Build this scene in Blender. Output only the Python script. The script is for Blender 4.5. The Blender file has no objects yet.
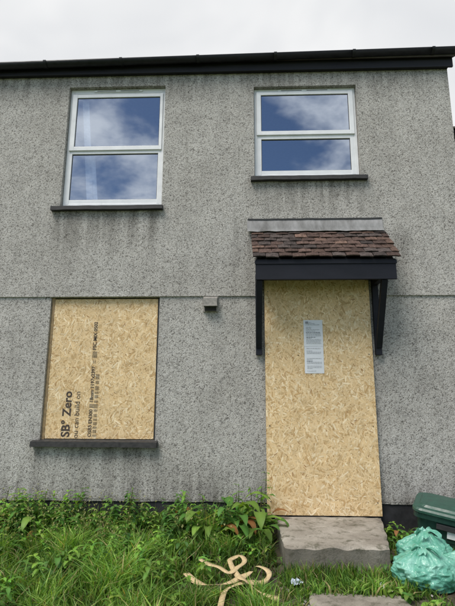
import bpy, math, random, bmesh
import numpy as np
from mathutils import Matrix, Vector, noise
random.seed(7); rng=np.random.default_rng(7)
S=bpy.context.scene
COL=S.collection

# ---------------------------------------------------------------- helpers
def link(o,parent=None):
    COL.objects.link(o)
    if parent is not None: o.parent=parent
    return o
def empty(name):
    e=bpy.data.objects.new(name,None); COL.objects.link(e); e.empty_display_size=.2; return e
def mesh_obj(name,verts,faces,mat=None,parent=None,smooth=False,cols=None):
    me=bpy.data.meshes.new(name); me.from_pydata([tuple(v) for v in verts],[],[tuple(f) for f in faces]); me.update()
    if mat: me.materials.append(mat)
    if smooth: me.polygons.foreach_set('use_smooth',[True]*len(me.polygons))
    if cols is not None:
        a=me.color_attributes.new('Col','FLOAT_COLOR','POINT'); a.data.foreach_set('color',np.asarray(cols,dtype=np.float32).ravel())
    return link(bpy.data.objects.new(name,me),parent)
def box(name,x0,x1,y0,y1,z0,z1,mat,parent=None,bev=0.0,seg=2):
    bm=bmesh.new(); bmesh.ops.create_cube(bm,size=1)
    for v in bm.verts: v.co=Vector(((x0+x1)/2+v.co.x*(x1-x0),(y0+y1)/2+v.co.y*(y1-y0),(z0+z1)/2+v.co.z*(z1-z0)))
    if bev: bmesh.ops.bevel(bm,geom=bm.edges[:],offset=bev,segments=seg,affect='EDGES',profile=.5)
    me=bpy.data.meshes.new(name); bm.to_mesh(me); bm.free(); me.materials.append(mat)
    return link(bpy.data.objects.new(name,me),parent)
def beam(name,a,b,w,h,mat,parent=None,bev=.003):
    a=Vector(a);b=Vector(b);d=b-a;L=d.length;d.normalize()
    side=Vector((1,0,0)); up=side.cross(d).normalized()
    bm=bmesh.new(); bmesh.ops.create_cube(bm,size=1)
    for v in bm.verts: v.co=(a+b)/2+side*v.co.x*w+d*v.co.y*L+up*v.co.z*h
    bmesh.ops.bevel(bm,geom=bm.edges[:],offset=bev,segments=1,affect='EDGES')
    me=bpy.data.meshes.new(name); bm.to_mesh(me); bm.free(); me.materials.append(mat)
    return link(bpy.data.objects.new(name,me),parent)

class NT:
    def __init__(s,name):
        s.m=bpy.data.materials.new(name); s.m.use_nodes=True; s.t=s.m.node_tree; s.n=s.t.nodes; s.l=s.t.links
        s.b=s.n['Principled BSDF']
    def node(s,t,**k):
        n=s.n.new(t)
        for a,b in k.items(): setattr(n,a,b)
        return n
    def set(s,sock,v):
        if hasattr(v,'is_linked') or isinstance(v,bpy.types.NodeSocket): s.l.new(v,sock)
        else: sock.default_value=v
    def pos(s): 
        return s.node('ShaderNodeNewGeometry').outputs['Position']
    def mapping(s,v,scale=(1,1,1),rot=(0,0,0),loc=(0,0,0)):
        n=s.node('ShaderNodeMapping'); s.l.new(v,n.inputs[0]); n.inputs['Scale'].default_value=scale; n.inputs['Rotation'].default_value=rot; n.inputs['Location'].default_value=loc; return n.outputs[0]
    def noise(s,v,scale,detail=3,rough=.55,dist=0):
        n=s.node('ShaderNodeTexNoise'); s.l.new(v,n.inputs['Vector']); n.inputs['Scale'].default_value=scale; n.inputs['Detail'].default_value=detail; n.inputs['Roughness'].default_value=rough; n.inputs['Distortion'].default_value=dist; return n.outputs[0]
    def vor(s,v,scale,feature='F1',rand=1):
        n=s.node('ShaderNodeTexVoronoi',feature=feature); s.l.new(v,n.inputs['Vector']); n.inputs['Scale'].default_value=scale; n.inputs['Randomness'].default_value=rand; return n
    def ramp(s,v,stops,interp='LINEAR'):
        n=s.node('ShaderNodeValToRGB'); n.color_ramp.interpolation=interp
        s.l.new(v,n.inputs[0]); e=n.color_ramp.elements
        while len(e)<len(stops): e.new(.5)
        for i,(p,c) in enumerate(stops):
            e[i].position=p; e[i].color=(c,c,c,1) if not hasattr(c,'__len__') else (*c[:3],1)
        return n.outputs[0]
    def math(s,op,a,b=0.0,c=0.0):
        n=s.node('ShaderNodeMath',operation=op); s.set(n.inputs[0],a); s.set(n.inputs[1],b); s.set(n.inputs[2],c); return n.outputs[0]
    def mr(s,v,a,b,c,d):
        n=s.node('ShaderNodeMapRange'); s.l.new(v,n.inputs[0])
        for i,x in enumerate((a,b,c,d)): n.inputs[i+1].default_value=x
        return n.outputs[0]
    def mix(s,f,a,b,mode='MIX'):
        n=s.node('ShaderNodeMix',data_type='RGBA',blend_type=mode)
        s.set(n.inputs[0],f)
        for sock,v in ((n.inputs[6],a),(n.inputs[7],b)):
            if isinstance(v,tuple): sock.default_value=(*v[:3],1)
            elif isinstance(v,(int,float)): sock.default_value=(v,v,v,1)
            else: s.l.new(v,sock)
        return n.outputs[2]
    def bump(s,h,strength=.5,dist=.01,prev=None):
        n=s.node('ShaderNodeBump'); s.l.new(h,n.inputs['Height']); n.inputs['Strength'].default_value=strength; n.inputs['Distance'].default_value=dist
        if prev is not None: s.l.new(prev,n.inputs['Normal'])
        return n.outputs[0]
    def out(s,col=None,rough=None,nrm=None,**k):
        if col is not None: s.set(s.b.inputs['Base Color'],(*col,1) if isinstance(col,tuple) else col)
        if rough is not None: s.set(s.b.inputs['Roughness'],rough)
        if nrm is not None: s.l.new(nrm,s.b.inputs['Normal'])
        for a,v in k.items(): s.set(s.b.inputs[a.replace('_',' ')],v)
        return s.m

# ---------------------------------------------------------------- materials
def pebbledash():
    t=NT('pebbledash'); P=t.pos()
    v=t.vor(P,102); sep=t.node('ShaderNodeSeparateColor'); t.l.new(v.outputs['Color'],sep.inputs[0])
    c1=t.ramp(sep.outputs[0],[(0,(.17,.158,.14)),(.09,(.29,.272,.245)),(.2,(.45,.43,.393)),(.6,(.52,.50,.462)),(1,(.62,.60,.565))])
    gap=t.ramp(v.outputs['Distance'],[(.4,1.0),(.8,.70)])
    c=t.mix(1,c1,gap,'MULTIPLY')
    n2=t.ramp(t.noise(P,32,2,.75),[(.34,.30),(.44,1.0)])
    c=t.mix(.58,c,n2,'MULTIPLY')
    n3=t.ramp(t.noise(P,1.1,2,.6),[(.3,(.86,.85,.83)),(.7,(1.06,1.06,1.05))])
    c=t.mix(1,c,n3,'MULTIPLY')
    n5=t.ramp(t.noise(P,6,2,.6),[(.3,.88),(.65,1.04)])
    c=t.mix(1,c,n5,'MULTIPLY')
    sx=t.node('ShaderNodeSeparateXYZ'); t.l.new(P,sx.inputs[0]); X,Z=sx.outputs[0],sx.outputs[2]
    streak=t.noise(t.mapping(P,(8,1,.55)),1,3,.7)
    st=t.ramp(streak,[(.38,0.0),(.64,1.0)])
    def band(z0,z1,x0=None,x1=None):
        m=t.mr(Z,z0,z1,0,1)
        if x0 is not None:
            a=t.mr(X,x0-.05,x0+.08,0,1); b=t.mr(X,x1-.08,x1+.05,1,0)
            m=t.math('MULTIPLY',m,t.math('MULTIPLY',a,b))
        return m
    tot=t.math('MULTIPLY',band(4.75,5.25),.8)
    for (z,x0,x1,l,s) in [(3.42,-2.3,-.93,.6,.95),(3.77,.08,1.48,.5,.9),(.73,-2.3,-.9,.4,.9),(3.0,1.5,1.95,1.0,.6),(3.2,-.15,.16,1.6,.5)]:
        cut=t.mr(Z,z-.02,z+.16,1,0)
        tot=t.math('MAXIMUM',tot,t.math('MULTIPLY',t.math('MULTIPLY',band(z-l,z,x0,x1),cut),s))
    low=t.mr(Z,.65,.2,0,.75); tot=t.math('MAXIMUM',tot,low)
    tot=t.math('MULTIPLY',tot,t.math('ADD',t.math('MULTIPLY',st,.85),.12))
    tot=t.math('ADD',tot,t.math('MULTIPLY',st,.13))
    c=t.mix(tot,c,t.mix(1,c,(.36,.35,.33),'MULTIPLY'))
    h=t.math('SUBTRACT',1,v.outputs['Distance'])
    return t.out(c,.92,t.bump(h,.5,.005))
M_wall=pebbledash()

def simple(name,col,rough=.6,nscale=20,var=.25,bump=.2,bd=.004,stretch=(1,1,1),**k):
    t=NT(name); P=t.mapping(t.pos(),stretch)
    n=t.noise(P,nscale,3,.6)
    f=t.ramp(n,[(.3,1-var),(.7,1+var*.6)])
    c=t.mix(1,tuple(col),f,'MULTIPLY')
    r=t.mr(n,.3,.7,max(0,rough-.1),min(1,rough+.1))
    return t.out(c,r,t.bump(n,bump,bd),**k)
M_plinth=simple('bitumen_plinth',(.02,.02,.022),.75,9,.7,.6)
M_upvc=simple('white_upvc',(.80,.805,.81),.35,6,.08,.03)
M_grime=simple('grimy_seal',(.05,.05,.05),.7)
M_sill=simple('dark_painted_sill',(.032,.031,.03),.75,22,.6,.6)
M_black=simple('black_plastic',(.012,.0125,.014),.5,14,.5,.15,Specular_IOR_Level=.35)
M_fascia=simple('black_fascia_board',(.014,.014,.016),.55,8,.5,.2,stretch=(.3,1,1),Specular_IOR_Level=.35)
M_navy=simple('painted_timber_dark',(.010,.011,.017),.55,10,.4,.2,stretch=(.3,1,1),Specular_IOR_Level=.3)
def leadmat():
    t=NT('lead_flashing'); P=t.pos()
    n=t.noise(t.mapping(P,(7,1,3)),1,4,.65)
    c=t.ramp(n,[(.30,(.10,.098,.092)),(.5,(.20,.20,.195)),(.68,(.30,.30,.30))])
    return t.out(c,.75,t.bump(t.noise(P,9,2,.6),.3,.01))
M_lead=leadmat()
M_vent=simple('vent_plastic',(.30,.28,.25),.6,30,.4,.2)
M_vdark=simple('vent_shadow',(.03,.03,.03),.7)
M_paper=simple('paper',(.74,.76,.78),.6,4,.06,.15,.01)
M_ink=simple('ink',(.28,.29,.31),.7)
M_print=simple('black_print',(.07,.05,.038),.7,60,.6)
M_inside=simple('interior_plaster',(.30,.30,.30),.9)
M_curtain=simple('white_lath',(.85,.87,.9),.7)
M_rooftile=simple('roof_tiles_concrete',(.09,.075,.065),.85,6,.4,.5)
M_timber=simple('softwood_batten',(.42,.29,.15),.7,30,.3,.3)

def concrete():
    t=NT('weathered_concrete'); P=t.pos()
    a=t.ramp(t.noise(P,3.5,4,.65),[(.3,(.15,.13,.105)),(.5,(.26,.235,.195)),(.7,(.36,.33,.285))])
    v=t.vor(P,95); sp=t.ramp(v.outputs['Distance'],[(.1,.75),(.5,1.05)])
    c=t.mix(.8,a,sp,'MULTIPLY')
    n9=t.noise(P,9,4,.7)
    moss=t.ramp(n9,[(.52,0.0),(.64,.75)])
    c=t.mix(moss,c,(.065,.062,.035))
    # darker brown blended over faces that do not point up
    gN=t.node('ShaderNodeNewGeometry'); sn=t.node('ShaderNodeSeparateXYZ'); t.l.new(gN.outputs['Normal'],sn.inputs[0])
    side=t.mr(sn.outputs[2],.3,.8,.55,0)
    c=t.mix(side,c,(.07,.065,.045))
    nb=t.bump(t.noise(P,60,3,.7),.5,.006); nb=t.bump(n9,.4,.02,nb)
    return t.out(c,.9,nb)
M_conc=concrete()
def soil():
    t=NT('garden_soil_and_grass'); P=t.pos()
    a=t.ramp(t.noise(P,5,5,.7),[(.3,(.045,.035,.022)),(.5,(.09,.075,.05)),(.65,(.06,.08,.027)),(.8,(.08,.12,.035))])
    far=t.ramp(t.noise(P,.25,4,.6),[(.35,(.06,.10,.03)),(.65,(.10,.15,.045))])
    sx=t.node('ShaderNodeSeparateXYZ'); t.l.new(P,sx.inputs[0])
    f=t.mr(sx.outputs[1],-3,-8,0,1)
    c=t.mix(f,a,far)
    return t.out(c,.95,t.bump(t.noise(P,30,4,.75),.8,.03))
M_soil=soil()
def attr_mat(name,rough=.6,spec=.3,trans=0.0,nscale=0,var=.2,bump=0.0):
    t=NT(name); a=t.node('ShaderNodeAttribute',attribute_name='Col'); c=a.outputs['Color']; nb=None
    if nscale:
        P=t.pos(); n=t.noise(P,nscale,3,.6)
        c=t.mix(1,c,t.ramp(n,[(.3,1-var),(.7,1+var)]),'MULTIPLY')
        nb=t.bump(n,bump,.004) if bump else None
    t.out(c,rough,nb,Specular_IOR_Level=spec)
    if trans:
        tr=t.node('ShaderNodeBsdfTranslucent'); t.l.new(t.mix(1,c,(1.6,1.6,.5),'MULTIPLY'),tr.inputs[0])
        mx=t.node('ShaderNodeMixShader'); mx.inputs[0].default_value=trans
        t.l.new(t.b.outputs[0],mx.inputs[1]); t.l.new(tr.outputs[0],mx.inputs[2])
        t.l.new(mx.outputs[0],t.n['Material Output'].inputs[0])
    return t.m
M_leaf=attr_mat('leaf_green',.5,.3,.35)
M_osb=attr_mat('osb_strands',.65,.25,0,9,.07,0)
M_clay=attr_mat('clay_tiles',.85,.25,0,45,.55,.6)

def glass():
    t=NT('window_glass')
    tr=t.node('ShaderNodeBsdfTransparent'); tr.inputs[0].default_value=(.60,.65,.72,1)
    gl=t.node('ShaderNodeBsdfGlossy'); gl.inputs['Roughness'].default_value=.01; gl.inputs[0].default_value=(.80,.88,1,1)
    nb=t.bump(t.noise(t.pos(),1.2,1,.4),.06,.05); t.l.new(nb,gl.inputs['Normal'])
    mx=t.node('ShaderNodeMixShader'); mx.inputs[0].default_value=.40
    t.l.new(tr.outputs[0],mx.inputs[1]); t.l.new(gl.outputs[0],mx.inputs[2]); t.l.new(mx.outputs[0],t.n['Material Output'].inputs[0])
    return t.m
M_glass=glass()
def bagmat():
    t=NT('green_polythene'); P=t.pos()
    n=t.noise(P,7,3,.55,.8)
    c=t.ramp(n,[(.3,(.085,.34,.23)),(.5,(.17,.48,.36)),(.7,(.31,.63,.51))])
    nb=t.bump(n,.35,.03); nb=t.bump(t.noise(P,22,2,.55,2.5),.45,.018,nb)
    t.out(c,.22,nb,Specular_IOR_Level=.7)
    tr=t.node('ShaderNodeBsdfTranslucent'); t.l.new(c,tr.inputs[0])
    mx=t.node('ShaderNodeMixShader'); mx.inputs[0].default_value=.2
    t.l.new(t.b.outputs[0],mx.inputs[1]); t.l.new(tr.outputs[0],mx.inputs[2]); t.l.new(mx.outputs[0],t.n['Material Output'].inputs[0])
    return t.m
M_bag=bagmat()
M_bin=simple('dark_green_plastic',(.016,.05,.038),.42,25,.25,.1)
M_binlid=simple('dark_green_plastic_lid',(.025,.075,.054),.38,25,.25,.1)
M_strap=simple('beige_webbing',(.56,.43,.24),.8,70,.25,.5)
M_white=simple('white_label',(.75,.78,.76),.5)
M_litter=simple('crisp_packet_foil',(.55,.62,.70),.3,30,.5,.5)

# ---------------------------------------------------------------- ground
def gz(x,y):
    if y>0: z=-.10
    elif y>-6: z=-.10+.035*y
    else: z=-.31
    return z
def nz(x,y):
    return gz(x,y)+ (0.022*noise.noise(Vector((x*1.7,y*1.7,0)))+.012*noise.noise(Vector((x*6,y*6,3))) if abs(x)<9 and -9<y<.0 else 0)
xs=sorted(set([-400,-150,-60,-30,-18,-12]+[round(-9+i*.12,3) for i in range(151)]+[12,18,30,60,150,400]))
ys=sorted(set([-400,-150,-60,-30,-18,-12]+[round(-9+i*.12,3) for i in range(78)]+[1,4,9,18,30,60,150,400]))
V=[(x,y,nz(x,y)) for y in ys for x in xs]; nx=len(xs)
F=[(j*nx+i,j*nx+i+1,(j+1)*nx+i+1,(j+1)*nx+i) for j in range(len(ys)-1) for i in range(nx-1)]
mesh_obj('ground',V,F,M_soil,None,True)

# ---------------------------------------------------------------- house
H=empty('terraced_house')
XL,XR=-6.0,2.514
def wall_grid(name,x0,x1,z0,z1,y,holes,depth,mat,parent):
    X=sorted({x0,x1,*[h[0] for h in holes],*[h[1] for h in holes]}); Z=sorted({z0,z1,*[h[2] for h in holes],*[h[3] for h in holes]})
    V=[];F=[]
    def q(*p):
        n=len(V); V.extend(p); F.append((n,n+1,n+2,n+3))
    for a,b in zip(X,X[1:]):
        for c,d in zip(Z,Z[1:]):
            if any(h[0]<=a and b<=h[1] and h[2]<=c and d<=h[3] for h in holes): continue
            q((a,y,c),(b,y,c),(b,y,d),(a,y,d))
    for h in holes:
        a,b,c,d=h; e=y+depth
        q((a,y,c),(a,y,d),(a,e,d),(a,e,c)); q((b,y,c),(b,e,c),(b,e,d),(b,y,d))
        q((a,y,d),(b,y,d),(b,e,d),(a,e,d)); q((a,y,c),(a,e,c),(b,e,c),(b,y,c))
    return mesh_obj(name,V,F,mat,parent)
W1=(-2.18,-.965,3.45,5.06); W2=(.135,1.39,3.795,5.015); W3=(-2.2,-.95,.785,2.352)
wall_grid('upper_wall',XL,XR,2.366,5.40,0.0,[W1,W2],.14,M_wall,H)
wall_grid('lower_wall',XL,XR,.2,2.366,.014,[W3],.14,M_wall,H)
box('drip_bead',XL,XR,-.004,.016,2.357,2.3665,M_wall,H)
V=[];F=[];n=170
for i in range(n+1):
    x=XL+(XR-XL)*i/n; j=.012*noise.noise(Vector((x*4,3,1)))+.008*noise.noise(Vector((x*15,3,1)))
    V+=[(x,.026,-.5),(x,.026,.199),(x,.010,.199),(x,.0125,.178+j),(x,.0255,.174+j)]
for i in range(n):
    b=i*5; F.append((b,b+5,b+6,b+1))
mesh_obj('plinth',V,F,M_plinth,H)
FR=[(b*5+2,b*5+3,b*5+8,b*5+7) for b in range(n)]+[(b*5+3,b*5+4,b*5+9,b*5+8) for b in range(n)]
mesh_obj('render_lower_edge',V,FR,M_wall,H)
ridge_y=3.6; rz=5.27+ridge_y*math.tan(math.radians(32))
mesh_obj('side_wall',[(XR,0,-.5),(XR,7.2,-.5),(XR,7.2,5.25),(XR,ridge_y,rz-.05),(XR,0,5.25)],[(0,1,2,3,4)],M_wall,H)
mesh_obj('side_wall_far',[(XL,0,-.5),(XL,7.2,-.5),(XL,7.2,5.25),(XL,ridge_y,rz-.05),(XL,0,5.25)],[(4,3,2,1,0)],M_wall,H)
mesh_obj('back_wall',[(XL,7.2,-.5),(XR,7.2,-.5),(XR,7.2,5.3),(XL,7.2,5.3)],[(0,1,2,3)],M_wall,H)
mesh_obj('inner_wall',[(XL+.1,3.2,-.05),(XR-.1,3.2,-.05),(XR-.1,3.2,5.2),(XL+.1,3.2,5.2)],[(0,1,2,3)],M_inside,H)
mesh_obj('ceiling',[(XL+.1,.16,5.2),(XR-.1,.16,5.2),(XR-.1,3.2,5.2),(XL+.1,3.2,5.2)],[(0,1,2,3)],M_inside,H)
mesh_obj('upper_floor',[(XL+.1,.16,2.6),(XR-.1,.16,2.6),(XR-.1,3.2,2.6),(XL+.1,3.2,2.6)],[(0,1,2,3)],M_inside,H)
box('room_partition',-.45,-.37,.16,3.19,2.61,5.19,M_inside,H)
def roof(name,x0,x1,y0,yr,z0,parent,courses=14):
    V=[];F=[]
    for sgn in (1,-1):
        span=yr-y0
        for k in range(courses):
            ya=y0+span*k/courses; yb=y0+span*(k+1)/courses+.04
            za=z0+(ya-y0)*math.tan(math.radians(32)); zb=z0+(yb-y0)*math.tan(math.radians(32))
            if sgn<0: ya2,yb2=2*yr-ya,2*yr-yb
            else: ya2,yb2=ya,yb
            n=len(V)
            V+= [(x0,ya2,za+.03),(x1,ya2,za+.03),(x1,yb2,zb),(x0,yb2,zb),(x0,ya2,za-.0),(x1,ya2,za-.0),(x1,yb2,zb-.03),(x0,yb2,zb-.03)]
            F+= [(n,n+1,n+2,n+3),(n,n+4,n+5,n+1),(n+4,n+7,n+6,n+5),(n+1,n+5,n+6,n+2),(n,n+3,n+7,n+4)]
    return mesh_obj(name,V,F,M_rooftile,parent)
roof('roof',XL,XR+.07,-.10,ridge_y,5.305,H)
box('fascia_board',XL,XR+.05,-.055,-.03,5.20,5.33,M_fascia,H,.003)
box('soffit',XL,XR,-.03,.0-.001,5.205,5.225,M_fascia,H)
def gutter(name,x0,x1,y,za,zb,r,parent):
    V=[];F=[];n=14
    for (x,z) in ((x0,za),(x1,zb)):
        for rr in (r,r-.004):
            for i in range(n+1):
                a=math.pi+math.pi*i/n
                V.append((x,y+math.cos(a)*rr,z+math.sin(a)*rr))
    m=n+1
    for i in range(n):
        F.append((i,i+1,2*m+i+1,2*m+i)); F.append((m+i,3*m+i,3*m+i+1,m+i+1)); F.append((2*m+i,2*m+i+1,3*m+i+1,3*m+i)); F.append((i,m+i,m+i+1,i+1))
    F.append((0,2*m,3*m,m)); F.append((n,m+n,3*m+n,2*m+n))
    k=len(V); V.append((x1,y,zb)); 
    for i in range(n): F.append((2*m+i,2*m+i+1,k))
    F.append((2*m,k,2*m+n))
    return mesh_obj(name,V,F,M_black,parent,True)
GA,GB=5.265,5.385
gutter('gutter',XL,XR+.10,-.118,GA,GB,.055,H)
for i,x in enumerate([-5.2,-4.2,-3.3,-2.45,-1.5,-.55,.4,1.35,2.3]):
    z=GA+(GB-GA)*(x-XL)/(XR+.1-XL)
    V=[];F=[];n=12
    for xx in (x-.018,x+.018):
        for rr in (.063,.0555):
            for j in range(n+1):
                a=math.pi+math.pi*j/n; V.append((xx,-.118+math.cos(a)*rr,z+math.sin(a)*rr+.002))
    m=n+1
    for j in range(n):
        F+=[(j,j+1,2*m+j+1,2*m+j),(j,m+j,m+j+1,j+1),(2*m+j,2*m+j+1,3*m+j+1,3*m+j)]
    mesh_obj('gutter_bracket_%d'%i,V,F,M_black,H)

def window(name,O,panes,parent):
    x0,x1,z0,z1=O; y=.055; w=empty(name); w.parent=parent
    fw=.045
    top=z1-.001; 
    box('frame_left',x0+.004,x0+fw,y,y+.065,z0,top,M_upvc,w,.004)
    box('frame_right',x1-fw,x1-.004,y,y+.065,z0,top,M_upvc,w,.004)
    box('frame_top',x0+fw,x1-fw,y+.002,y+.065,top-.06,top,M_upvc,w,.004)
    box('frame_bottom',x0+fw,x1-fw,y+.002,y+.065,z0,z0+.065,M_upvc,w,.004)
    box('trickle_vent',x0+.30,x1-.30,y-.012,y+.001,top-.043,top-.018,M_upvc,w,.004)
    box('trickle_vent_slot_a',x0+.34,(x0+x1)/2-.03,y-.0135,y-.0125,top-.034,top-.027,M_vdark,w)
    box('trickle_vent_slot_b',(x0+x1)/2+.03,x1-.34,y-.0135,y-.0125,top-.034,top-.027,M_vdark,w)
    (tz0,tz1),(bz0,bz1)=panes['top'],panes['bot']
    box('transom',x0+fw,x1-fw,y+.003,y+.065,bz1+.004,tz0-.03,M_upvc,w,.004)
    sx0,sx1,sz0,sz1=x0+.033,x1-.033,tz0-.055,tz1+.05
    gx0,gx1=panes['tx']
    ys0,ys1=y-.016,y+.004
    box('sash_left',sx0,gx0,ys0,ys1,sz0,sz1,M_upvc,w,.005)
    box('sash_right',gx1,sx1,ys0,ys1,sz0,sz1,M_upvc,w,.005)
    box('sash_top',gx0-.003,gx1+.003,ys0+.001,ys1,tz1,sz1-.001,M_upvc,w,.005)
    box('sash_bottom',gx0-.003,gx1+.003,ys0+.001,ys1,sz0+.001,tz0,M_upvc,w,.005)
    bx0,bx1=panes['bx']
    box('bead_left',x0+fw-.003,bx0,y+.001,y+.03,z0+.055,bz1+.01,M_upvc,w,.004)
    box('bead_right',bx1,x1-fw+.003,y+.001,y+.03,z0+.055,bz1+.01,M_upvc,w,.004)
    box('bead_bottom',bx0-.004,bx1+.004,y+.004,y+.03,z0+.06,bz0,M_upvc,w,.003)
    for nm,(a,b,c,d),yy in (('top',(gx0,gx1,tz0,tz1),y+.0),('bottom',(bx0,bx1,bz0,bz1),y+.018)):
        g=.006
        for k,(p,q,r,s2) in enumerate([(a,a+g,c,d),(b-g,b,c,d),(a+g,b-g,d-g,d),(a+g,b-g,c,c+g)]):
            box('seal_%s_%d'%(nm,k),p,q,yy-.004,yy+.004,r,s2,M_grime,w)
        mesh_obj('glass_'+nm,[(a,yy,c),(b,yy,c),(b,yy,d),(a,yy,d)],[(0,1,2,3)],M_glass,w)
    return w
window('window_tall',W1,dict(top=(4.262,4.937),bot=(3.565,4.165),tx=(-2.085,-1.035),bx=(-2.105,-1.04)),H)
window('window_short',W2,dict(top=(4.43,4.925),bot=(3.91,4.325),tx=(.225,1.30),bx=(.225,1.30)),H)
def rough_sill(name,x0,x1,z0,z1,yo,parent):
    n=60;V=[];F=[]
    for i in range(n+1):
        x=x0+(x1-x0)*i/n; a=noise.noise(Vector((x*5,z0,1)))*.006; b=noise.noise(Vector((x*9,z0,5)))*.005
        V+=[(x,.10,z1+.02),(x,-yo+b,z1-.004+a*.5),(x,-yo-.004+b,z0+a),(x,.10,z0+a)]
    for i in range(n):
        for k in range(4):
            F.append((i*4+k,i*4+(k+1)%4,i*4+4+(k+1)%4,i*4+4+k))
    F.append((0,3,2,1)); F.append((n*4,n*4+1,n*4+2,n*4+3))
    return mesh_obj(name,V,F,M_sill,parent)
rough_sill('sill_tall_window',-2.27,-.945,3.395,3.447,.055,H)
rough_sill('sill_short_window',.09,1.455,3.74,3.793,.055,H)
rough_sill('sill_boarded_window',-2.27,-.92,.72,.778,.055,H)
L=empty('leaning_lath'); 
beam('lath',(-1.88,.22,3.4),(-2.01,.13,4.95),.075,.015,M_curtain,L)
beam('lath_short',(-1.80,.20,3.4),(-1.88,.15,4.22),.045,.015,M_curtain,L)

def osb(name,x0,x1,z0,z1,y,th,dens,parent=None):
    p=empty(name)
    if parent: p.parent=parent
    box('panel',x0,x1,y,y+th,z0,z1,M_timber,p,.0)
    V=[];F=[];C=[]
    area=(x1-x0)*(z1-z0); N=int(area*dens)
    V+=[(x0,y-.0004,z0),(x1,y-.0004,z0),(x1,y-.0004,z1),(x0,y-.0004,z1)];F.append((0,1,2,3));C+=[(.57,.40,.20,1)]*4
    for i in range(N):
        l=random.uniform(.025,.10); w=random.uniform(.005,.02); a=random.gauss(math.pi/2,.75) if random.random()<.55 else random.uniform(0,math.pi)
        cx=random.uniform(x0,x1); cz=random.uniform(z0,z1); yy=y-.0006-.0014*random.random()
        d=(math.cos(a),math.sin(a)); nn=(-d[1],d[0])
        r=random.random()
        if r<.04: c=(.36,.20,.085)
        elif r<.13: c=(.55,.36,.165)
        elif r<.6: c=(.73,.53,.285)
        elif r<.88: c=(.79,.60,.35)
        else: c=(.86,.70,.46)
        if r<.04: l*=.55; w*=.5
        k=random.uniform(.93,1.05); c=(c[0]*k,c[1]*k,c[2]*k,1)
        n0=len(V); pts=[(-l/2,-w*.2),(-l*.4,-w/2),(l*random.uniform(.3,.45),-w/2*random.uniform(.6,1)),(l/2,random.uniform(-.3,.3)*w),(l*random.uniform(.3,.45),w/2),(-l*random.uniform(.3,.45),w/2*random.uniform(.6,1))]
        for u,v in pts:
            px=cx+d[0]*u+nn[0]*v; pz=cz+d[1]*u+nn[1]*v
            V.append((min(max(px,x0),x1),yy,min(max(pz,z0),z1))); C.append(c)
        F.append(tuple(range(n0,n0+6)))
    mesh_obj('strands',V,F,M_osb,p,False,C)
    return p
B1=osb('boarded_window_panel',-2.165,-.975,.797,2.338,.05,.018,3300)
box('edge_batten_left',-2.198,-2.168,.045,.075,.785,2.35,M_timber,B1)
box('dark_gap_right',-.972,-.952,.055,.085,.785,2.35,M_grime,B1)  # near-black strip standing in for the dark, shaded gap beside the panel
B2=osb('boarded_door_panel',.232,1.39,.072,2.55,-.03,.018,3300)
box('packer',.25,1.37,-.0115,.013,.08,2.54,M_grime,B2)
for i,(sx,sz) in enumerate([(.27,.2),(.27,.95),(.27,1.7),(.27,2.4),(1.35,.2),(1.35,.95),(1.35,1.7),(1.35,2.4)]):
    bm_=bmesh.new(); bmesh.ops.create_cone(bm_,cap_ends=True,segments=10,radius1=.006,radius2=.004,depth=.004)
    for v in bm_.verts: v.co=Vector((sx+v.co.x,-.033+v.co.z*-1,sz+v.co.y))
    me=bpy.data.meshes.new('screw'); bm_.to_mesh(me); bm_.free(); me.materials.append(M_grime); link(bpy.data.objects.new('screw_%d'%i,me),B2)

def text(name,s,size,loc,mat,parent,rot=90,bold=0.0,xs=1):
    cu=bpy.data.curves.new(name,'FONT'); cu.body=s; cu.size=size; cu.offset=bold; cu.resolution_u=3
    o=bpy.data.objects.new(name,cu); COL.objects.link(o)
    o.matrix_world=Matrix.Translation(loc)@Matrix.Rotation(math.radians(90),4,'X')@Matrix.Rotation(math.radians(rot),4,'Z')@Matrix.Diagonal((xs,1,1,1))
    bpy.context.view_layer.update()
    dg=bpy.context.evaluated_depsgraph_get(); me=bpy.data.meshes.new_from_object(o.evaluated_get(dg)); me.transform(o.matrix_world)
    bpy.data.objects.remove(o); me.materials.clear(); me.materials.append(mat)
    return link(bpy.data.objects.new(name,me),parent)
yt=.0465
text('print_title','SB\u00b0 Zero',.13,(-1.895,yt,.812),M_print,B1,90,.003)
text('print_slogan','ou can build on',.080,(-1.80,yt,.80),M_print,B1,90,.0)
text('print_spec','OSB3 EN300 ||| 18mm 1197x2397  :::  ||||| FSC MIX 0502',.054,(-1.655,yt,.815),M_print,B1,90,.001)
text('print_spec_b','|| ||| || ||| || |||  || |||| ||  ||| || ||||  ||| |||||',.045,(-1.61,yt,.82),M_print,B1,90,.0005)

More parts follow.
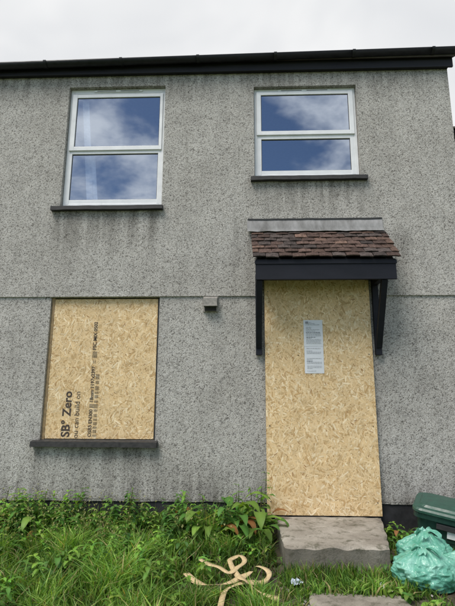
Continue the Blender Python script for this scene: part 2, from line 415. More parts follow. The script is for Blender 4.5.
Nn=empty('paper_notice')
def sheet(nm,x0,x1,z0,z1,y):
    n=8;V=[];F=[]
    for j in range(n+1):
        for i in range(n+1):
            u=i/n;v=j/n; bulge=.004*math.sin(math.pi*u)*math.sin(math.pi*v)+.002*noise.noise(Vector((u*3,v*3,z0)))
            V.append((x0+(x1-x0)*u,y-bulge,z0+(z1-z0)*v))
    for j in range(n):
        for i in range(n): a=j*(n+1)+i; F.append((a,a+1,a+n+2,a+n+1))
    mesh_obj(nm,V,F,M_paper,Nn,True)
sheet('sheet_upper',.655,.862,1.785,2.075,-.036)
sheet('sheet_lower',.657,.862,1.495,1.79,-.0345)
random.seed(3)
for k,(zt,zb,y) in enumerate([(2.05,1.81,-.0425),(1.765,1.52,-.041)]):
    V=[];F=[]; z=zt
    while z>zb:
        h=.0035 if random.random()<.88 else .007
        x=.68
        xe=random.choice([.84,.83,.84,.78,.74])
        if random.random()<.75:
            while x<xe:
                w=random.uniform(.008,.028); n0=len(V); x2=min(x+w,xe); V+=[(x,y,z-h),(x2,y,z-h),(x2,y,z),(x,y,z)]; F.append((n0,n0+1,n0+2,n0+3)); x=x2+.004
        z-=.0135
    mesh_obj('text_lines_%d'%k,V,F,M_ink,Nn)
box('crest',.675,.705,-.044,-.0425,2.035,2.058,M_ink,Nn)

Vn=empty('wall_vent')
box('back_plate',-.455,-.285,-.006,.0135,2.175,2.35,M_vent,Vn,.003)
mesh_obj('hood',[(-.445,-.0065,2.345),(-.295,-.0065,2.345),(-.295,-.075,2.32),(-.445,-.075,2.32),(-.445,-.075,2.235),(-.295,-.075,2.235),(-.295,-.0065,2.235),(-.445,-.0065,2.235)],[(0,3,2,1),(3,4,5,2),(0,7,4,3),(1,2,5,6)],M_vent,Vn)
for i in range(3): box('louvre_%d'%i,-.435,-.305,-.05+.004*i,-.0065,2.185+i*.016,2.19+i*.016,M_vdark,Vn)
box('lip',-.45,-.29,-.083,-.0745,2.228,2.24,M_vent,Vn,.002)

# canopy
C=empty('door_canopy')
cx0,cx1=.095,1.618
z_w,z_f,yf=3.10,2.655,-.45
box('fascia',.125,1.575,-.425,-.397,2.435,2.655,M_navy,C,.004)
box('fascia_trim',.118,1.582,-.435,-.4255,2.60,2.64,M_navy,C,.003)
for i,x in enumerate((.165,1.455)):
    box('wall_post_%d'%i,x-.033,x+.033,-.05,-.001,1.69,2.60,M_navy,C,.004)
    beam('top_rail_%d'%i,(x,-.396,2.49),(x,-.051,2.49),.06,.06,M_navy,C)
    beam('brace_%d'%i,(x,-.04,1.78),(x,-.385,2.44),.055,.055,M_navy,C)
    beam('rafter_%d'%i,(x,-.395,2.66),(x,-.003,3.05),.05,.07,M_navy,C)
    s_=.027*(1 if i else -1)
    mesh_obj('cheek_%d'%i,[(x+s_,-.397,2.53),(x+s_,-.002,2.53),(x+s_,-.002,3.05),(x+s_,-.397,2.66)],[(0,1,2,3)],M_navy,C)
mesh_obj('underboard',[(.14,-.42,2.632),(1.56,-.42,2.632),(1.56,-.001,3.055),(.14,-.001,3.055),(.14,-.42,2.642),(1.56,-.42,2.642),(1.56,-.001,3.065),(.14,-.001,3.065)],[(0,3,2,1),(4,5,6,7),(0,1,5,4),(1,2,6,5),(2,3,7,6),(3,0,4,7)],M_navy,C)
mesh_obj('soffit_panel',[(.14,-.396,2.526),(1.56,-.396,2.526),(1.56,-.002,2.526),(.14,-.002,2.526)],[(0,3,2,1)],M_navy,C)
V=[];F=[];Cc=[]
sl=Vector((0,.45,.445)); Ls=sl.length; sl.normalize(); nr=Vector((0,-sl.z,sl.y))
rows=7; cols=11; tw=(cx1-cx0)/cols; g=Ls/rows
random.seed(11)
for r in range(rows):
    off=(r%2)*tw/2
    for c in range(-1,cols+1):
        a=cx0+c*tw+off; b=a+tw-.006
        a=max(a,cx0+random.uniform(-.008,.004)); b=min(b,cx1+random.uniform(-.004,.008))
        if b-a<.03: continue
        s0=r*g+random.uniform(-.013,.009); s1=r*g+g*1.55; s1=min(s1,Ls)
        th=.014; lift=.018+random.uniform(-.004,.006)
        base=Vector((0,yf,z_f))
        n0=len(V); kk=random.uniform(.6,1.3); rr=random.random()
        col=(.082,.053,.043) if rr<.5 else ((.060,.047,.042) if rr<.85 else (.12,.076,.058))
        col=(col[0]*kk,col[1]*kk,col[2]*kk,1)
        tl=random.uniform(-.006,.006)
        for (x,cm) in ((a,0),((a+b)/2,.004),(b,0)):
            tt=tl*(x-a)/(b-a)
            for s,l in ((s0,lift+cm+tt),(s1,.004+cm)):
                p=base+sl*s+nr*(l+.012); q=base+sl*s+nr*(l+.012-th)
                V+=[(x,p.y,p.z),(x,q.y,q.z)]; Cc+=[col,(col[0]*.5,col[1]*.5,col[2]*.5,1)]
        for k in range(2):
            i0=n0+k*4;i1=i0+4
            F+=[(i0,i1,i1+2,i0+2),(i0,i0+1,i1+1,i1),(i0+1,i0+3,i1+3,i1+1)]
        F+=[(n0,n0+2,n0+3,n0+1),(n0+8,n0+9,n0+11,n0+10)]
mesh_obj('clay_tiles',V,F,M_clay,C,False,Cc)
V=[];F=[];n=120
for i in range(n+1):
    x=.045+(1.60-.045)*i/n
    j=noise.noise(Vector((x*3,2,2)))*.008; j2=noise.noise(Vector((x*9,7,2)))*.010
    V+=[(x,-.006,3.262+j),(x,-.012,3.165),(x,-.060+j2*.5,3.10+j2),(x,-.002,3.262+j),]
for i in range(n):
    F+=[(i*4,i*4+4,i*4+5,i*4+1)[::-1],(i*4+1,i*4+5,i*4+6,i*4+2)[::-1],(i*4+3,i*4+7,i*4+4,i*4)[::-1]]
mesh_obj('lead_flashing',V,F,M_lead,C,True)
V=[];F=[]
for i in range(n+1):
    x=.05+(1.595-.05)*i/n; j=noise.noise(Vector((x*6,22,2)))*.006
    V+=[(x,-.001,3.278+j),(x,-.013,3.272+j),(x,-.011,3.256+j)]
for i in range(n): F+=[(i*3,i*3+3,i*3+4,i*3+1),(i*3+1,i*3+4,i*3+5,i*3+2)]
mesh_obj('flashing_chase',V,F,M_grime,C)

# ---------------------------------------------------------------- neighbour house
Nb=empty('neighbouring_house')
nx0,nx1,ny=2.60,11,1.5
wall_grid('front_wall',nx0,nx1,-.5,5.2,ny,[(3.6,4.8,3.3,4.7),(3.6,4.8,.8,2.2),(6.0,7.0,0,2.1),(6.4,7.6,3.3,4.7)],.14,M_wall,Nb)
mesh_obj('side_wall',[(nx0,ny,-.5),(nx0,9,-.5),(nx0,9,5.2),(nx0,ny+3.75,7.5),(nx0,ny,5.2)],[(0,1,2,3,4)],M_wall,Nb)
mesh_obj('side_wall_far',[(nx1,ny,-.5),(nx1,9,-.5),(nx1,9,5.2),(nx1,ny+3.75,7.5),(nx1,ny,5.2)],[(4,3,2,1,0)],M_wall,Nb)
mesh_obj('back_wall',[(nx0,9,-.5),(nx1,9,-.5),(nx1,9,5.2),(nx0,9,5.2)],[(0,1,2,3)],M_wall,Nb)
roof('roof',nx0-.02,nx1,ny-.2,ny+3.75,5.22,Nb)
box('fascia_board',nx0,nx1,ny-.06,ny-.03,5.05,5.25,M_fascia,Nb)
gutter('gutter',nx0,nx1,ny-.12,5.2,5.2,.058,Nb)
for nm,(a,b,c,d) in (('window_a',(3.6,4.8,3.3,4.7)),('window_b',(3.6,4.8,.8,2.2)),('window_c',(6.4,7.6,3.3,4.7))):
    e=empty(nm); e.parent=Nb; m_=(c+d)/2+.1
    box('frame_l',a,a+.06,ny+.05,ny+.1,c,d,M_upvc,e); box('frame_r',b-.06,b,ny+.05,ny+.1,c,d,M_upvc,e)
    box('frame_t',a+.06,b-.06,ny+.05,ny+.1,d-.06,d,M_upvc,e); box('frame_b',a+.06,b-.06,ny+.05,ny+.1,c,c+.06,M_upvc,e); box('frame_m',a+.06,b-.06,ny+.05,ny+.1,m_-.04,m_+.04,M_upvc,e)
    mesh_obj('glass',[(a,ny+.08,c),(b,ny+.08,c),(b,ny+.08,d),(a,ny+.08,d)],[(0,1,2,3)],M_glass,e)
box('door',6.0,7.0,ny+.06,ny+.1,-.05,2.1,M_upvc,Nb,.004)

# ---------------------------------------------------------------- step, path
def slab(name,pts,z0,z1,seed,parent=None,rough=1.0):
    n=30; V=[];F=[]
    P=[Vector((*p,0)) for p in pts]
    def uv(u,v): return P[0]*(1-u)*(1-v)+P[1]*u*(1-v)+P[2]*u*v+P[3]*(1-u)*v
    for j in range(n+1):
        for i in range(n+1):
            u,v=i/n,j/n; p=uv(u,v); e=min(u,v,1-u,1-v)
            edge=(.014*max(0,1-e*22))*(1+1.5*noise.noise(Vector((p.x*8,p.y*8,seed))))
            V.append((p.x+.014*rough*noise.noise(Vector((p.y*9,seed,1)))*(1 if e==0 else 0),p.y+.022*rough*noise.noise(Vector((p.x*7,seed,4)))*(1 if e==0 else 0),z1-edge+.006*noise.noise(Vector((p.x*5,p.y*5,seed)))))
    for j in range(n):
        for i in range(n): a=j*(n+1)+i; F.append((a,a+1,a+n+2,a+n+1))
    ring=[i for i in range(n+1)]+[j*(n+1)+n for j in range(1,n+1)]+[n*(n+1)+i for i in range(n-1,-1,-1)]+[j*(n+1) for j in range(n-1,0,-1)]
    b0=len(V)
    for r in ring: V.append((V[r][0],V[r][1]-.004,z0))
    m=len(ring)
    for i in range(m): F.append((ring[i],b0+i,b0+(i+1)%m,ring[(i+1)%m]))
    return mesh_obj(name,V,F,M_conc,parent)
slab('concrete_doorstep',[(.325,-1.00),(1.17,-.97),(1.385,.010),(.31,.010)],-.2,.062,2)
PA=empty('garden_path')
slab('slab_1',[(.42,-2.0),(1.10,-2.0),(1.14,-1.36),(.46,-1.34)],-.3,-.125,5,PA,1.6)
slab('slab_2',[(.40,-2.72),(1.08,-2.72),(1.10,-2.03),(.42,-2.03)],-.35,-.14,6,PA)
slab('slab_3',[(.38,-3.45),(1.06,-3.45),(1.08,-2.75),(.40,-2.75)],-.38,-.17,7,PA)

# ---------------------------------------------------------------- vegetation
def onpath(x,y):
    if .27<x<1.42 and y>-1.02: 
        return x<1.20+ (y+1.0)*.2
    if .44<x<1.12 and y<-1.42: return True
    return False
strapA=[(-.45,-1.22),(-.37,-1.34),(-.25,-1.42),(-.13,-1.38),(-.03,-1.25),(.05,-1.12)]
strapB=[(-.36,-.98),(-.25,-1.06),(-.13,-1.20),(-.05,-1.10),(0,-.95),(-.05,-.86),(-.12,-.95),(-.07,-1.18),(.0,-1.36),(.10,-1.50),(.22,-1.60)]
strapC=[(.10,-1.0),(.19,-1.12),(.12,-1.26),(-.02,-1.33),(-.13,-1.46),(-.16,-1.68)]
def near_strap(x,y):
    d=9
    for S_ in (strapA,strapB,strapC):
        for (a,b),(c,e) in zip(S_,S_[1:]):
            ux,uy=c-a,e-b; t=max(0,min(1,((x-a)*ux+(y-b)*uy)/(ux*ux+uy*uy))); d=min(d,math.hypot(x-a-ux*t,y-b-uy*t))
    return d
def grass(name,N,xr,yr,hs=1.0,wmul=1):
    V=np.zeros((N*5,3),np.float32);C=np.ones((N*5,4),np.float32);k=0
    tries=0
    while k<N and tries<N*6:
        tries+=1
        x=random.uniform(*xr); y=random.uniform(*yr)
        if onpath(x,y): continue
        cl=noise.noise(Vector((x*1.6,y*1.6,9))); cl2=noise.noise(Vector((x*5,y*5,2)))
        dens=.65+cl2*.9
        dirt = x>.2 and y>-2.6
        if dirt: dens*=.30 if x>1.15 else .5
        stepf=.27<x<1.25 and -1.20<y<-1.0
        if .25<x<1.3 and -1.42<y<-1.0: dens=.7
        if stepf: dens=1
        if random.random()>dens: continue
        h=(.08+.14*random.random()**1.5+.13*max(0,cl)+.12*cl2)*hs
        if y>-.35 and x<.2: h*=1.25
        if dirt: h*=.5
        if stepf: h=random.uniform(.05,.15)
        ds=near_strap(x,y) if -.6<x<.4 and y<-.7 else 9
        if ds<.05: h*=.38
        elif ds<.14: h*=.5
        if h<.02: h=.02
        w=random.uniform(.003,.0065)*wmul; a=random.uniform(0,6.283); lean=random.uniform(.1,1.1)*h; la=random.uniform(0,6.283)
        if stepf: lean*=.5
        z=nz(x,y)-.005
        dx,dy=math.cos(a)*w,math.sin(a)*w; lx,ly=math.cos(la)*lean,math.sin(la)*lean
        V[k*5:(k+1)*5]=[(x-dx,y-dy,z),(x+dx,y+dy,z),(x-dx*.8+lx*.35,y-dy*.8+ly*.35,z+h*.6),(x+dx*.8+lx*.35,y+dy*.8+ly*.35,z+h*.6),(x+lx,y+ly,z+h*(1-.25*random.random()))]
        r=random.random(); t=max(.35,.80+.45*random.random()+.7*cl+.7*cl2)
        if r<.10: c=(.32,.27,.13)
        elif r<.45: c=(.075,.165,.028)
        elif r<.8: c=(.125,.235,.038)
        else: c=(.20,.31,.06)
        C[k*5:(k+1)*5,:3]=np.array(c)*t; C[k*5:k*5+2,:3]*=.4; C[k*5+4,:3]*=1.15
        k+=1
    V=V[:k*5];C=C[:k*5]
    F=[]
    for i in range(k): b=i*5; F.append((b,b+1,b+3,b+2)); F.append((b+2,b+3,b+4))
    return V,F,C
random.seed(21)
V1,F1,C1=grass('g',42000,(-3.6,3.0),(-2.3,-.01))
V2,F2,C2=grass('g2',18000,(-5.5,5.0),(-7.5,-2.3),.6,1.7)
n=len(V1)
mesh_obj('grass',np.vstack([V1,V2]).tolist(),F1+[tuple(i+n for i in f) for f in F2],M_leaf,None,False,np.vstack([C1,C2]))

def leaf(V,F,C,base,dirh,up,L,W,col,curl=.5,fold=.25,wave=0.0,pw=.8,n=6):
    d=Vector((dirh[0],dirh[1],0)); side=Vector((-d.y,d.x,0)); p=Vector(base); el=up; n0=len(V)
    for i in range(n+1):
        t=i/n; w=W*(math.sin(math.pi*min(1,t**pw*.97+.03)))**.8*.5
        if i: 
            el-=curl/n*1.6; p=p+(d*math.cos(el)+Vector((0,0,math.sin(el))))*(L/n)
        nrm=(Vector((0,0,1))*math.cos(el)-d*math.sin(el))
        wv=wave*W*math.sin(t*17+base[0]*50)
        for s in (-1,0,1):
            q=p+side*s*w+nrm*(abs(s)*w*fold+s*wv)
            V.append(tuple(q)); k=(1.0 if s else 1.3)
            C.append((col[0]*k,col[1]*k,col[2]*k,1))
    for i in range(n):
        a=n0+i*3; F.append((a,a+1,a+4,a+3)); F.append((a+1,a+2,a+5,a+4))
def stem(V,F,C,a,b,r,col):
    a=Vector(a);b=Vector(b); n0=len(V)
    for p,rr in ((a,r),(b,r*.6)):
        for k in range(3):
            t=k*math.pi*2/3; V.append((p.x+math.cos(t)*rr,p.y+math.sin(t)*rr,p.z)); C.append((*col,1))
    for k in range(3): F.append((n0+k,n0+(k+1)%3,n0+3+(k+1)%3,n0+3+k))
def dock(cx,cy,n,Lm,tall,seed,hi=1.0,name='dock_plant'):
    random.seed(seed); V=[];F=[];C=[]
    z=nz(cx,cy)
    for i in range(n):
        a=random.uniform(0,6.283); r=random.uniform(0,.11); bx,by=cx+math.cos(a)*r,cy+math.sin(a)*r*.6
        up=random.uniform(.75,1.45); L=Lm*random.uniform(.6,1.15)
        d=(math.cos(a),math.sin(a)); pl=L*random.uniform(.4,1.25)*hi
        tip=Vector((bx+d[0]*pl*math.cos(up),by+d[1]*pl*math.cos(up),z+pl*math.sin(up)))
        if tip.y>-.03: tip.y=-.03
        stem(V,F,C,(bx,by,z),tip,.004,(.18,.15,.06))
        k=random.uniform(.8,1.35); col=(.075*k,.18*k,.035*k) if random.random()<.65 else (.15*k,.25*k,.045*k)
        if random.random()<.05: col=(.28,.13,.05)
        leaf(V,F,C,tip,d if tip.y<-.12 else (d[0],-abs(d[1])),up*.75,L,L*random.uniform(.32,.45),col,random.uniform(.7,1.6),.2,.05)
    for k in range(tall):
        x0=cx+random.uniform(-.06,.06); x1=x0+random.uniform(-.12,.1); y1=cy+random.uniform(-.05,.03); h=random.uniform(.42,.60); p=Vector((x0,cy,z))
        for s in range(8):
            q=Vector((x0+(x1-x0)*((s+1)/8),cy+(y1-cy)*((s+1)/8),z+h*(s+1)/8)); stem(V,F,C,p,q,.0045,(.16,.17,.06))
            for m in range(2):
                a=random.uniform(0,6.283); leaf(V,F,C,q,(math.cos(a),math.sin(a)*.6-.3),random.uniform(.1,.9),Lm*.55*(1.2-s/10),Lm*.2*(1.2-s/10),(.12,.23,.042),.6)
            p=q
    return mesh_obj(name,V,F,M_leaf,None,True,C)
dock(-.10,-.30,26,.25,2,1,1.4); dock(.10,-.34,20,.24,2,2,1.2); dock(-.36,-.34,20,.22,1,3,1.2); dock(-.04,-.60,14,.19,0,4)
dock(-1.95,-.30,20,.21,1,5,1.1); dock(-1.15,-.45,14,.17,1,6); dock(.13,-.16,12,.21,2,8,1.3)
dock(-2.1,-.8,14,.16,0,9); dock(1.50,-.2,9,.13,0,10); dock(-.75,-.38,14,.18,0,12); dock(-1.5,-1.1,10,.13,0,13); dock(-2.35,-.35,12,.18,1,14,1.2)

random.seed(33); V=[];F=[];C=[]
cnt=0
while cnt<820:
    x=random.uniform(-3.3,2.4); y=-.04-abs(random.gauss(0,.75))
    if y<-2 or onpath(x,y): continue
    if x>.2 and random.random()<.6: continue
    if -.5<x<.25 and y<-.2 and y>-.7 and random.random()<.6: continue
    if near_strap(x,y)<.12: continue
    cnt+=1
    cl=noise.noise(Vector((x*1.3,y*2,4))); c3=noise.noise(Vector((x*4,y*4,14)))
    z=nz(x,y); h=random.uniform(.10,.30)*(1.2 if y>-.5 else .75)*(.45 if x>.25 else 1)*(.9 if x<-1.5 else 1.1)*(.85+.9*max(-.5,cl)+.6*c3); lx,ly=random.uniform(-.08,.08),random.uniform(-.08,.02)
    kk=random.uniform(.7,1.35); base=random.choice([(.075,.17,.033),(.12,.24,.04),(.18,.31,.055),(.06,.14,.032)])
    ns=max(3,int(h/.035)); p=Vector((x,y,z)); sz=random.uniform(.022,.058)
    for s in range(ns):
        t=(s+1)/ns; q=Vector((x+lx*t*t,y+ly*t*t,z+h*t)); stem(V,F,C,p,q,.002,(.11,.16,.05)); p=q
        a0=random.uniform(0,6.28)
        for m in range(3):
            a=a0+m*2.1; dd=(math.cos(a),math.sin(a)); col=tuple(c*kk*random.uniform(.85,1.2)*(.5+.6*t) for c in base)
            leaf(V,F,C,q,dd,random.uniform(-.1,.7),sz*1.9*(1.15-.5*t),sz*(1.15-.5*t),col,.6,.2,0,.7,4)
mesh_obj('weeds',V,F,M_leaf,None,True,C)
random.seed(5); V=[];F=[];C=[]
for i in range(240):
    x=random.choice([random.gauss(-1.45,.35),random.uniform(-3,.25),random.gauss(-2.3,.3)]); y=random.uniform(-.9,-.04)
    if onpath(x,y): continue
    z=nz(x,y); h=random.uniform(.22,.46); dx=random.uniform(-.16,.16); dy=random.uniform(-.12,.0); p=Vector((x,y,z))
    for s in range(6):
        t=(s+1)/6; q=Vector((x+dx*t*t,y+dy*t*t,z+h*t)); stem(V,F,C,p,q,.0024*(1.1-t*.6),(.24,.28,.10)); p=q
        if s>2: 
            for m in range(3):
                a=random.uniform(0,6.28); leaf(V,F,C,q,(math.cos(a),math.sin(a)),.9,.022,.007,(.32,.32,.14),.1,n=2)
mesh_obj('seed_grass',V,F,M_leaf,None,True,C)
random.seed(8); V=[];F=[];C=[]
for i in range(520):
    x=random.uniform(.2,2.6); y=random.uniform(-2.4,-.03)
    if onpath(x,y): continue
    r=random.uniform(.004,.018)*(1 if random.random()<.9 else 1.8); z=nz(x,y)+r*.2; n0=len(V); g_=random.uniform(.12,.42)
    for v in ((1,0,0),(0,1,0),(-1,0,0),(0,-1,0),(0,0,.8),(.7,.7,.4),(-.7,.6,.45),(.6,-.7,.45),(-.6,-.7,.4)):
        V.append((x+v[0]*r*random.uniform(.7,1.2),y+v[1]*r*random.uniform(.7,1.2),z+v[2]*r)); C.append((g_,g_*.93,g_*.84,1))
    F+=[(n0+0,n0+5,n0+4),(n0+5,n0+1,n0+4),(n0+1,n0+6,n0+4),(n0+6,n0+2,n0+4),(n0+2,n0+8,n0+4),(n0+8,n0+3,n0+4),(n0+3,n0+7,n0+4),(n0+7,n0+0,n0+4)]
mesh_obj('gravel_debris',V,F,M_clay,None,False,C)

# ---------------------------------------------------------------- strap
SP=empty('webbing_strap')
def ribbon(nm,pts,w,seed,dz=0):
    P=[Vector((p[0],p[1],0)) for p in pts]; Q=[]
    for i in range(len(P)-1):
        p0=P[max(i-1,0)];p1=P[i];p2=P[i+1];p3=P[min(i+2,len(P)-1)]
        for k in range(8):
            t=k/8; Q.append(.5*((2*p1)+(-p0+p2)*t+(2*p0-5*p1+4*p2-p3)*t*t+(-p0+3*p1-3*p2+p3)*t**3))
    Q.append(P[-1]); V=[];F=[]
    for i,q in enumerate(Q):
        d=(Q[min(i+1,len(Q)-1)]-Q[max(i-1,0)]).normalized(); s=Vector((-d.y,d.x,0))
        tw=1.3*noise.noise(Vector((i*.08,seed,0))); s=s*math.cos(tw)+Vector((0,0,math.sin(tw)))
        z=nz(q.x,q.y)+.065+dz+.025*noise.noise(Vector((i*.1,seed,5)))
        c=Vector((q.x,q.y,z)); up=Vector((0,0,.0012))
        V+=[tuple(c-s*w/2+up),tuple(c+s*w/2+up),tuple(c+s*w/2-up),tuple(c-s*w/2-up)]
    for i in range(len(Q)-1):
        for k in range(4): F.append((i*4+k,i*4+(k+1)%4,i*4+4+(k+1)%4,i*4+4+k))
    F+= [(0,3,2,1),(len(Q)*4-4,len(Q)*4-3,len(Q)*4-2,len(Q)*4-1)]
    mesh_obj(nm,V,F,M_strap,SP,True)
ribbon('strap_run_1',strapA,.040,1); ribbon('strap_run_2',strapB,.040,7,.01); ribbon('strap_run_3',strapC,.040,4,-.01)

# ---------------------------------------------------------------- bags
def bag(cx,cy,rx,ry,h,seed,tilt=0.0,name='rubbish_bag'):
    e=empty(name); bm=bmesh.new(); bmesh.ops.create_icosphere(bm,subdivisions=6,radius=1)
    z0=nz(cx,cy)
    for v in bm.verts:
        n=v.co.normalized()
        q=n*1.3+Vector((seed,seed*.7,0))
        r=1+.24*noise.noise(q)+.10*noise.noise(q*2.1)
        ang=math.atan2(n.y,n.x); pol=max(0,n.z)
        wob=Vector((math.cos(ang)*3.2+seed,math.sin(ang)*3.2,n.z*.9+seed))
        rid=1-abs(noise.noise(wob))*3.2; r+=.10*rid*(.25+pol)
        rid2=1-abs(noise.noise(q*3.0+Vector((0,0,n.z*2))))*3; r+=.05*rid2
        rid3=1-abs(noise.noise(q*6.5))*3; r+=.012*rid3
        p=n*r
        z=p.z
        if z<-.55: z=-.55+(z+.55)*.12
        neck=max(0,(z-.62))
        sh=1-min(.6,neck*1.5); z+=neck*.25
        v.co=Vector((cx+p.x*rx*sh+tilt*(z+.5)*h*.6,cy+p.y*ry*sh,z0+(z+.58)*h/1.65))
    me=bpy.data.meshes.new('sack'); bm.to_mesh(me); bm.free(); me.materials.append(M_bag); me.polygons.foreach_set('use_smooth',[True]*len(me.polygons)); link(bpy.data.objects.new('sack',me),e)
    tx=cx+tilt*1.4*h*.6; tz=z0+h*1.0
    random.seed(seed)
    V=[];F=[]
    for s in range(5):
        a=s*1.3+seed; L=random.uniform(.07,.13); n0=len(V); nn=8
        for i in range(nn+1):
            t=i/nn; w=.012+.055*t
            c=Vector((tx+math.cos(a)*L*t,cy+math.sin(a)*L*t-.01,tz+L*.9*t-L*1.0*t*t))
            sd=Vector((-math.sin(a),math.cos(a),.3))
            for k in range(6):
                u=k/5-.5; V.append(tuple(c+sd*w*u+Vector((0,0,.014*math.sin(k*2.6+s)*t+.004*random.random()))))
        for i in range(nn):
            for k in range(5): b=n0+i*6+k; F.append((b,b+1,b+7,b+6))
    mesh_obj('tied_ears',V,F,M_bag,e,True)
    bm=bmesh.new(); bmesh.ops.create_icosphere(bm,subdivisions=3,radius=.028)
    for v in bm.verts: v.co=v.co*(1+.3*noise.noise(v.co*60))+Vector((tx,cy,tz))
    me=bpy.data.meshes.new('knot'); bm.to_mesh(me); bm.free(); me.materials.append(M_bag); me.polygons.foreach_set('use_smooth',[True]*len(me.polygons)); link(bpy.data.objects.new('knot',me),e)
bag(1.37,-1.19,.22,.17,.25,3,-.1)
bag(1.49,-.84,.20,.17,.27,8,.05)
bag(1.72,-1.08,.19,.18,.24,12,.1)

# ---------------------------------------------------------------- recycling box
RB=empty('recycling_box')
def rrect(w,d,r,z,n=5):
    P=[]
    for (sx,sy,a0) in ((1,1,0),(-1,1,90),(-1,-1,180),(1,-1,270)):
        for i in range(n+1):
            a=math.radians(a0+90*i/n); P.append(Vector((sx*(w/2-r)+math.cos(a)*r,sy*(d/2-r)+math.sin(a)*r,z)))
    return P
def loft(nm,rings,mat,parent,cap0=True,cap1=True):
    V=[];F=[];m=len(rings[0])
    for R_ in rings: V+=[tuple(p) for p in R_]
    for j in range(len(rings)-1):
        for i in range(m): F.append((j*m+i,j*m+(i+1)%m,(j+1)*m+(i+1)%m,(j+1)*m+i))
    if cap0: F.append(tuple(range(m-1,-1,-1)))
    if cap1: F.append(tuple((len(rings)-1)*m+i for i in range(m)))
    return mesh_obj(nm,V,F,mat,parent,False)
loft('tub',[rrect(.44,.33,.05,0),rrect(.47,.36,.05,.12),rrect(.48,.37,.05,.13),rrect(.52,.41,.055,.30),rrect(.57,.46,.06,.302),rrect(.575,.465,.06,.345)],M_bin,RB)
loft('lid',[rrect(.585,.475,.08,.346),rrect(.60,.49,.085,.352),rrect(.60,.49,.085,.372),rrect(.575,.465,.08,.388),rrect(.50,.39,.07,.392),rrect(.47,.36,.07,.410),rrect(.2,.12,.05,.418)],M_binlid,RB)
box('hand_grip',-.09,.09,-.222,-.205,.235,.285,M_vdark,RB,.006)
box('label',.0,.10,-.2,-.183,.17,.25,M_white,RB)
RB.matrix_world=Matrix.Translation((1.87,-.36,-.12))@Matrix.Rotation(math.radians(-26),4,'Z')@Matrix.Rotation(math.radians(8),4,'Y')@Matrix.Rotation(math.radians(7),4,'X')

LT=empty('crisp_packet')
def crumple(nm,cx,cy,w,h,rot,mat,seed):
    n=12;V=[];F=[]
    for j in range(n+1):
        for i in range(n+1):
            u=(i/n-.5)*w;v=(j/n-.5)*h; x=cx+u*math.cos(rot)-v*math.sin(rot); y=cy+u*math.sin(rot)+v*math.cos(rot)
            V.append((x,y,nz(cx,cy)+.045+.03*noise.noise(Vector((i*.35,j*.35,seed)))+.1*(v)))
    for j in range(n):
        for i in range(n): a=j*(n+1)+i; F.append((a,a+1,a+n+2,a+n+1))
    mesh_obj(nm,V,F,mat,LT)
crumple('packet',.385,-1.22,.09,.06,.5,M_litter,1)
crumple('torn_corner',1.0,-1.3,.05,.04,1.1,M_paper,2)

# ---------------------------------------------------------------- sky & light
el=math.radians(58)
sun_dir=Vector((-.60,-.75,.0)).normalized()*math.cos(el)+Vector((0,0,math.sin(el)))
w=bpy.data.worlds.new('World'); S.world=w; w.use_nodes=True; nt=w.node_tree; N=nt.nodes; Lk=nt.links
bg=N['Background']; out=N['World Output']
sky=N.new('ShaderNodeTexSky'); sky.sky_type='NISHITA'; sky.sun_disc=False; sky.sun_elevation=el; sky.sun_rotation=math.atan2(sun_dir.x,sun_dir.y); sky.air_density=1.0; sky.dust_density=.3; sky.ozone_density=3
Lk.new(sky.outputs[0],bg.inputs[0]); bg.inputs[1].default_value=.11
tc=N.new('ShaderNodeTexCoord')
mp=N.new('ShaderNodeMapping'); mp.inputs['Scale'].default_value=(1,1,1.9); mp.inputs['Location'].default_value=(.35,.1,.2); Lk.new(tc.outputs['Generated'],mp.inputs[0])
def wn(scale,det,dist=.3):
    n=N.new('ShaderNodeTexNoise'); n.inputs['Scale'].default_value=scale; n.inputs['Detail'].default_value=det; n.inputs['Distortion'].default_value=dist; n.inputs['Roughness'].default_value=.58; Lk.new(mp.outputs[0],n.inputs['Vector']); return n.outputs[0]
def wm(op,a,b):
    n=N.new('ShaderNodeMath'); n.operation=op
    for s_,v in ((n.inputs[0],a),(n.inputs[1],b)):
        if isinstance(v,(int,float)): s_.default_value=v
        else: Lk.new(v,s_)
    return n.outputs[0]
sp=N.new('ShaderNodeSeparateXYZ'); Lk.new(tc.outputs['Generated'],sp.inputs[0])
n1=wn(3.6,5,.1)
bias=N.new('ShaderNodeMapRange'); Lk.new(sp.outputs[1],bias.inputs[0]); bias.inputs[1].default_value=-.35; bias.inputs[2].default_value=.15; bias.inputs[3].default_value=0; bias.inputs[4].default_value=.5
mask=wm('ADD',n1,bias.outputs[0])
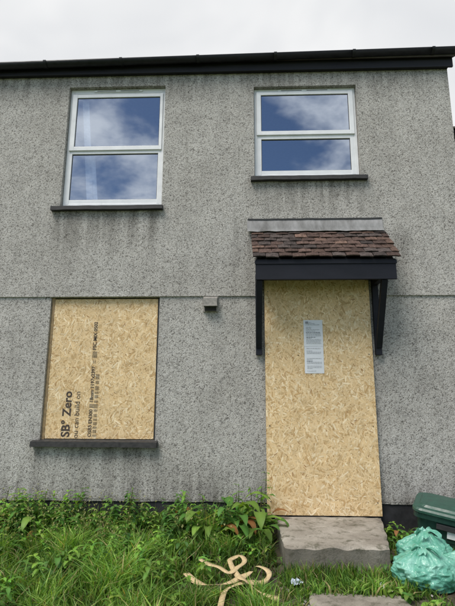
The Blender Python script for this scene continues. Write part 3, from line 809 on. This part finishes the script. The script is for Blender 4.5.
rm=N.new('ShaderNodeMapRange'); rm.interpolation_type='SMOOTHSTEP'; Lk.new(mask,rm.inputs[0]); rm.inputs[1].default_value=.455; rm.inputs[2].default_value=.70; rm.inputs[3].default_value=0; rm.inputs[4].default_value=1
n2=wn(2.4,3,.6)
cr=N.new('ShaderNodeValToRGB'); Lk.new(n2,cr.inputs[0]); cr.color_ramp.elements[0].position=.3; cr.color_ramp.elements[0].color=(.74,.76,.79,1); cr.color_ramp.elements[1].position=.65; cr.color_ramp.elements[1].color=(.94,.945,.95,1)
bg2=N.new('ShaderNodeBackground'); Lk.new(cr.outputs[0],bg2.inputs[0])
br=N.new('ShaderNodeMapRange'); Lk.new(sp.outputs[1],br.inputs[0]); br.inputs[1].default_value=.2; br.inputs[2].default_value=-.7; br.inputs[3].default_value=.98; br.inputs[4].default_value=1.8
Lk.new(br.outputs[0],bg2.inputs[1])
mx=N.new('ShaderNodeMixShader'); Lk.new(rm.outputs[0],mx.inputs[0]); Lk.new(bg.outputs[0],mx.inputs[1]); Lk.new(bg2.outputs[0],mx.inputs[2]); Lk.new(mx.outputs[0],out.inputs[0])
sl_=bpy.data.lights.new('sun','SUN'); sl_.energy=3.4; sl_.angle=math.radians(32); sl_.color=(1,.945,.87)
so=bpy.data.objects.new('sun',sl_); COL.objects.link(so); so.rotation_euler=sun_dir.to_track_quat('Z','Y').to_euler(); so.location=(-4,-8,9)

# ---------------------------------------------------------------- camera
cd=bpy.data.cameras.new('camera'); cam=bpy.data.objects.new('camera',cd); COL.objects.link(cam)
cd.sensor_fit='VERTICAL'; cd.sensor_height=36; cd.lens=455/606*36; cd.clip_end=2000
cam.matrix_world=Matrix.Translation((0,-5,1.25))@Matrix.Rotation(math.radians(2.07),4,'Z')@Matrix.Rotation(math.radians(90+11.6),4,'X')@Matrix.Rotation(math.radians(.19),4,'Z')
S.camera=cam
S.view_settings.view_transform='Standard'; S.view_settings.look='None'; S.view_settings.exposure=0; S.view_settings.gamma=1
